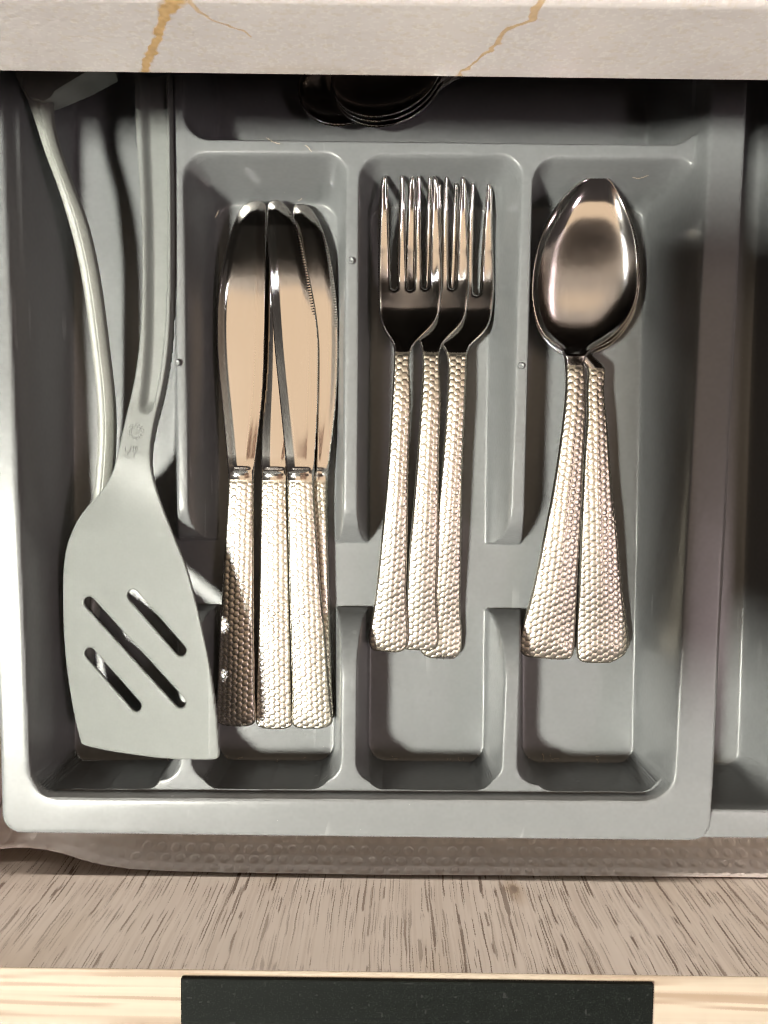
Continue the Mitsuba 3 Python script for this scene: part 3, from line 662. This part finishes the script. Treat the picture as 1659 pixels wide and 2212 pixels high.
# ------------------------------------------------------------------ spatula and the utensil under it
ZS = 0.0375
def spatula():
    out = [(366, 150), (369, 300), (371, 420), (371, 540), (370, 640), (367, 720), (360, 790), (347, 860), (336, 905), (328, 945), (324, 985), (327, 1020), (334, 1050), (350, 1096), (376, 1160), (400, 1220), (416, 1274), (430, 1330), (443, 1390), (455, 1450), (464, 1515), (470, 1580), (473, 1630)]
    bot = [(472, 1638), (466, 1644), (440, 1646), (380, 1645), (320, 1640), (250, 1630), (205, 1621), (178, 1614)]
    left = [(171, 1609), (163, 1578), (152, 1520), (143, 1455), (137, 1390), (134, 1320), (134, 1260), (138, 1205), (147, 1163), (162, 1125), (185, 1093), (212, 1063), (232, 1032), (247, 990), (259, 940), (273, 880), (287, 815), (297, 740), (302, 660), (303, 560), (300, 460), (294, 350), (288, 250), (286, 150)]
    pts = np.vstack([spl(out, 160), np.array(bot), spl(left, 160)])
    zup = lambda v: ZS + 0.0005 - 0.0050 * sst(1150, 850, v)
    def onto(p):                    # measured positions brought onto the leaning blade
        p = np.asarray(p, float); z = zup(p[:, 1])
        for _ in range(4):
            x = W(p[:, 0], p[:, 1], z)[:, 0]
            z = zup(p[:, 1]) - 0.018 * np.clip((-0.066 - x) / 0.060, 0, 1.1) * sst(985, 1180, p[:, 1])
        return W(p[:, 0], p[:, 1], z)
    poly = Polygon(onto(pts)).buffer(0).buffer(-0.0006).buffer(0.0006)
    for (a, b) in [((286.5, 1287), (389, 1405)), ((192, 1302), (387.5, 1518)), ((193.5, 1413), (291.5, 1526))]:
        poly = poly.difference(LineString(onto([a, b])).buffer(13.2 * (H - ZS) / FOC, quad_segs=10))
    gp = np.vstack([spl([(357, 100), (360, 300), (361, 450), (360, 600), (356, 700), (347, 790), (336, 850), (328, 884)], 60), np.array([(319, 897), (304, 898), (296, 890)]), spl([(297, 872), (305, 800), (310, 700), (311, 600), (309, 450), (303, 300), (298, 100)], 60)])
    groove = Polygon(W(gp[:, 0], gp[:, 1], zup(gp[:, 1]))).buffer(0).buffer(0.0012).buffer(-0.0012)
    gm = W((gp[:60, 0] + gp[-60:, 0][::-1]) / 2, gp[:60, 1], zup(gp[:60, 1])); gmid = gm[np.argsort(gm[:, 1])]
    y0, y1, y2 = Yv(1640, ZS), Yv(1080, ZS), Yv(900, ZS)
    def zf(X, Y):
        q = np.clip((Y - y0) / (y1 - y0), 0, 1)
        z = ZS - 0.0010 + 0.0006 * (1 - (2 * q - 1) ** 2) - 0.0008 * (1 - q) ** 2
        z = z - 0.018 * np.clip((-0.066 - X) / 0.060, 0, 1.1) * sst(Yv(985, ZS), Yv(1180, ZS), Y)
        return z - 0.0080 * sst(Yv(1150, ZS), Yv(850, ZS), Y)
    def tf(d, X, Y):
        k = sst(Yv(1060, ZS), Yv(880, ZS), Y)
        t = (0.0009 + 0.0030 * k) * dome(d, 0.0007, 2.0)
        g = -sdf(groove, X, Y)
        gx = np.asarray(groove.exterior.coords); xg = lambda q: np.interp(q, gmid[:, 1], gmid[:, 0])
        return t - 0.0030 * k * np.where(X < xg(Y), sst(0.0, 0.0030, g), sst(0.0, 0.0007, g)) * sst(Yv(905, ZS), Yv(870, ZS), Y)
    return plate(poly, zf, tf, 0.00045, bottom=0.0016), zf, tf
(sp, spz, spt) = spatula()
add('slotted_spatula', sp, 'mat_nylon', True, label='pale grey-green plastic spatula with three diagonal slots lying on the tray', category='spatula')
def spat_top(u, v):
    z = ZS
    for _ in range(5):
        p = W(np.array(float(u)), np.array(float(v)), z)
        z = float(spz(p[0], p[1]) + spt(np.array([0.01]), np.array([[p[0]]]), np.array([[p[1]]])).ravel()[0])
    return p, z
def ribbon_marks(strokes, w=0.00028, h=0.00016):
    ms = []
    for st in strokes:
        pts = []
        for u, v in st:
            p, z = spat_top(u, v); pts.append((p[0], p[1], z + 0.00002))
        ms.append(tube(np.array(pts), w, 6, h / w))
    return trimesh.util.concatenate(ms)
def emblem():
    st, c = [], (293.5, 933.0)
    for k in range(14):
        a = 2 * math.pi * k / 14 + 0.2
        st.append([(c[0] + 13.5 * math.cos(a), c[1] + 13.5 * math.sin(a)), (c[0] + 18.5 * math.cos(a), c[1] + 18.5 * math.sin(a))])
    st.append([(c[0] + 11 * math.cos(a), c[1] + 11 * math.sin(a)) for a in np.linspace(0.4, 2 * math.pi + 0.1, 20)])
    st += [[(c[0] - 5, c[1] - 5), (c[0] + 1, c[1] - 6), (c[0] + 1, c[1] - 1), (c[0] - 5, c[1] + 4), (c[0] + 1, c[1] + 5)], [(c[0] + 4, c[1] - 5), (c[0] + 3, c[1] + 5)], [(c[0] - 1, c[1]), (c[0] + 7, c[1] + 1)]]
    return ribbon_marks(st)
def glass_fork():
    c = (283.0, 978.0)
    st = [[(c[0] - 14, c[1] - 13), (c[0] - 12, c[1] - 3), (c[0] - 7, c[1] - 1), (c[0] - 2, c[1] - 4), (c[0] - 1, c[1] - 14)], [(c[0] - 7, c[1] - 1), (c[0] - 8, c[1] + 10)], [(c[0] - 14, c[1] + 9), (c[0] - 3, c[1] + 11)],
          [(c[0] + 5, c[1] - 15), (c[0] + 4, c[1] - 4), (c[0] + 8, c[1] - 1), (c[0] + 12, c[1] - 3), (c[0] + 14, c[1] - 14)], [(c[0] + 9.5, c[1] - 14), (c[0] + 8, c[1] - 2)], [(c[0] + 8, c[1] - 1), (c[0] + 6, c[1] + 12)]]
    return ribbon_marks(st)
add('slotted_spatula__date_emblem', emblem(), 'mat_nylon', True, label='embossed round dial mark on the spatula neck')
add('slotted_spatula__food_safe_emblem', glass_fork(), 'mat_nylon', True, label='embossed glass and fork symbol on the spatula neck')

def utensil():
    # handle: a tapering bar with a lit upper face, running from the head under the worktop down below the spatula
    c = np.array([(74, 120, 0.0320), (77, 165, 0.0323), (82, 196, 0.0323), (87, 218, 0.0320), (92, 248, 0.0316), (104, 294, 0.0307), (125, 354, 0.0297), (135, 384, 0.0292), (154, 440, 0.0279), (173, 497, 0.0254), (194.5, 614, 0.0211), (217, 757, 0.0176), (230, 897, 0.0146), (223, 1000, 0.0127), (213, 1150, 0.0110), (201, 1290, 0.0116), (191, 1400, 0.0108), (186, 1446, 0.0104)])
    wpx = np.array([110, 84, 64, 54, 45, 37, 33.5, 34.5, 38, 41, 41, 40, 42, 45, 41, 34, 27, 21])
    pick = [0, 1, 3, 5, 7, 9, 11, 12, 14, 16, 17]          # fewer stations: a cleaner curve
    c, wpx = c[pick], wpx[pick].astype(float)
    xy = np.array([W(np.array(u), np.array(v), z) for u, v, z in c])
    s = np.r_[0, np.cumsum(np.hypot(*np.diff(xy, axis=0).T))]
    S = np.linspace(0, s[-1], 150)
    P = np.stack([CubicSpline(s, xy[:, 0])(S), CubicSpline(s, xy[:, 1])(S), PchipInterpolator(s, c[:, 2])(S)], 1)
    wd = PchipInterpolator(s, 0.88 * wpx * (H - c[:, 2]) / FOC)(S)
    t = np.gradient(P, axis=0); t /= np.linalg.norm(t, axis=1, keepdims=True)
    a = np.cross(t, [0, 0, 1.0]); a /= np.linalg.norm(a, axis=1, keepdims=True)
    a = np.where(a[:, :1] < 0, -a, a)
    b = np.cross(a, t); b = np.where(b[:, 2:] < 0, -b, b)
    # cross-section: rounded bar with a shallow ridge, flat side towards the right
    sec = np.array([(-1.0, -0.9), (-1.05, -0.2), (-0.95, 0.35), (-0.65, 0.55), (-0.18, 0.60), (-0.08, 0.80), (0.05, 0.95), (0.35, 0.86), (0.75, 0.50), (0.98, 0.0), (1.0, -0.6), (0.9, -0.9)])
    sec = spl(sec, 40, True)
    end = np.ones(150); e = np.clip((S[-1] - S) / 0.0030, 0, 1); end = np.sqrt(np.maximum(1 - (1 - e) ** 2, 0.0004))
    th = np.full(150, 0.0024)
    V = P[:, None] + (wd / 2 * end)[:, None, None] * sec[None, :, :1] * a[:, None] + (th * end)[:, None, None] * sec[None, :, 1:] * b[:, None]
    n, m = V.shape[:2]
    i, j = np.meshgrid(np.arange(n - 1), np.arange(m), indexing='ij')
    q = np.stack([i * m + j, i * m + (j + 1) % m, (i + 1) * m + (j + 1) % m, (i + 1) * m + j], -1).reshape(-1, 4)
    f = np.vstack([q[:, [0, 1, 2]], q[:, [0, 2, 3]]])
    V = V.reshape(-1, 3)
    k = np.arange(m)
    V = np.vstack([V, [P[0], P[-1]]])
    f = np.vstack([f, np.stack([(k + 1) % m, k, k * 0 + n * m], 1), np.stack([(n - 1) * m + k, (n - 1) * m + (k + 1) % m, k * 0 + n * m + 1], 1)])
    mesh = trimesh.Trimesh(V, f, process=False)
    if mesh.volume < 0: mesh.invert()
    return mesh
add('cooking_spoon__handle', utensil(), 'mat_nylon_worn', 50)
def utensil_head():
    # square-shouldered head seen from behind: upper shell and the hollow side towards the right
    zt, zl = 0.0345, 0.018
    T_ = Wp([(66, 214), (96, 224), (113, 214), (121, 201), (150, 183), (192, 158), (240, 126), (235, 40), (40, 20), (44, 140), (53, 192)], zt)
    B_ = Wp([(80, 238), (100, 242), (113, 241), (135, 233), (162, 222), (199, 206), (255, 176), (262, 60), (90, 30), (70, 150), (70, 205)], zl)
    n = len(T_)
    V = np.vstack([np.c_[T_, np.full(n, zt)], np.c_[B_, np.full(n, zl)], np.c_[T_ * 0.97 + T_.mean(0) * 0.03, np.full(n, zt + 0.0012)]])
    V = np.vstack([V, [[*T_.mean(0), zt + 0.0016]]])
    f = []
    for k in range(n):
        k2 = (k + 1) % n
        f += [(k, k2, n + k2), (k, n + k2, n + k), (2 * n + k, 2 * n + k2, k2), (2 * n + k, k2, k), (3 * n, 2 * n + k, 2 * n + k2)]
    m = trimesh.Trimesh(V, np.array(f), process=False)
    m.fix_normals()
    return m
add('cooking_spoon__head', utensil_head(), 'mat_nylon_worn', 40)
labels['cooking_spoon'] = {'label': 'grey cooking utensil with a curved handle running under the spatula', 'category': 'cooking utensil'}

# ------------------------------------------------------------------ the phone that takes the picture, mirrored in the spoons
def rounded_slab(w, l, t, r, b):
    p = Polygon([(0, 0), (w, 0), (w, l), (0, l)]).buffer(-r).buffer(r, quad_segs=12)
    m = trimesh.creation.extrude_polygon(p, t, engine='earcut'); return m
scene['mat_phone'] = {'type': 'twosided', 'bsdf': princ((0.58, 0.40, 0.31), 0.5)}
ph = rounded_slab(0.079, 0.162, 0.008, 0.010, 0)
ph.apply_translation((-0.072, -0.140, 0.004))
R = np.eye(4); R[:3, 0], R[:3, 1], R[:3, 2], R[:3, 3] = RGT, UPV, -fwd, EYE
ph.apply_transform(R)
add('phone', ph, 'mat_phone', False, label='phone in a pinkish tan case held flat above the drawer', category='phone')

# ------------------------------------------------------------------ lint
scene['mat_lint'] = {'type': 'twosided', 'bsdf': princ((0.46, 0.37, 0.28), 0.7)}
LINT = [([(659, 314), (665, 318), (671, 326), (674, 328)], ZR - 0.004, 'short tan fibre on the tray divider behind the knives'),
        ([(1366, 384), (1376, 386), (1388, 384), (1401, 378)], 0.020, 'curved pale fibre on the back wall above the spoons'),
        ([(466, 470), (470, 462), (472, 455)], 0.014, 'tan fibre on the wall left of the knife tips'),
        ([(575, 298), (590, 307), (606, 312)], ZD + 0.0006, 'thin fibre on the tray divider behind the leftmost knife'),
        ([(645, 435), (653, 429)], 0.014, 'tiny fibre beside the tip of the rightmost knife')]
for i, (pp, z, lab) in enumerate(LINT):
    xy = Wp(spl(pp, 14) if len(pp) > 2 else pp, z)
    add('lint_fibre' + (f'_{i:03d}' if i else ''), tube(np.c_[xy, np.full(len(xy), z + 0.0003)], 0.00009, 6), 'mat_lint', True, label=lab, category='fibre')

def debris():
    """Specks and short fibres on the tray floor, too small to tell apart."""
    r = np.random.default_rng(21); ms = []
    spots = [(r.uniform(200, 460), r.uniform(1612, 1640)) for _ in range(16)] + [(r.uniform(480, 1360), r.uniform(1632, 1648)) for _ in range(26)] + \
            [(r.uniform(480, 720), r.uniform(1585, 1630)) for _ in range(5)] + [(r.uniform(800, 1360), r.uniform(1450, 1630)) for _ in range(14)] + [(r.uniform(1390, 1480), r.uniform(400, 1600)) for _ in range(5)]
    for u, v in spots:
        p = W(np.array(u), np.array(v), 0.0012); a = r.uniform(0, 6.28); L = r.uniform(0.0002, 0.0016)
        z = 0.0005 if v < 1632 and u < 1380 else 0.0022
        k = r.uniform(-1.2, 1.2)
        t = np.linspace(-1, 1, 5)
        path = np.stack([p[0] + L * t * math.cos(a) - k * L * t * t * math.sin(a) * 0.5, p[1] + L * t * math.sin(a) + k * L * t * t * math.cos(a) * 0.5, z + 0 * t], 1)
        ms.append(tube(path, r.uniform(0.00005, 0.00012), 5))
    return trimesh.util.concatenate(ms)
add('dust', debris(), 'mat_lint', True, label='fine crumbs and lint scattered along the front of the tray floor', category='dust', kind='stuff')
add('table_fork_002__maker_mark', glyphs(), 'mat_shade_and_mark', False)
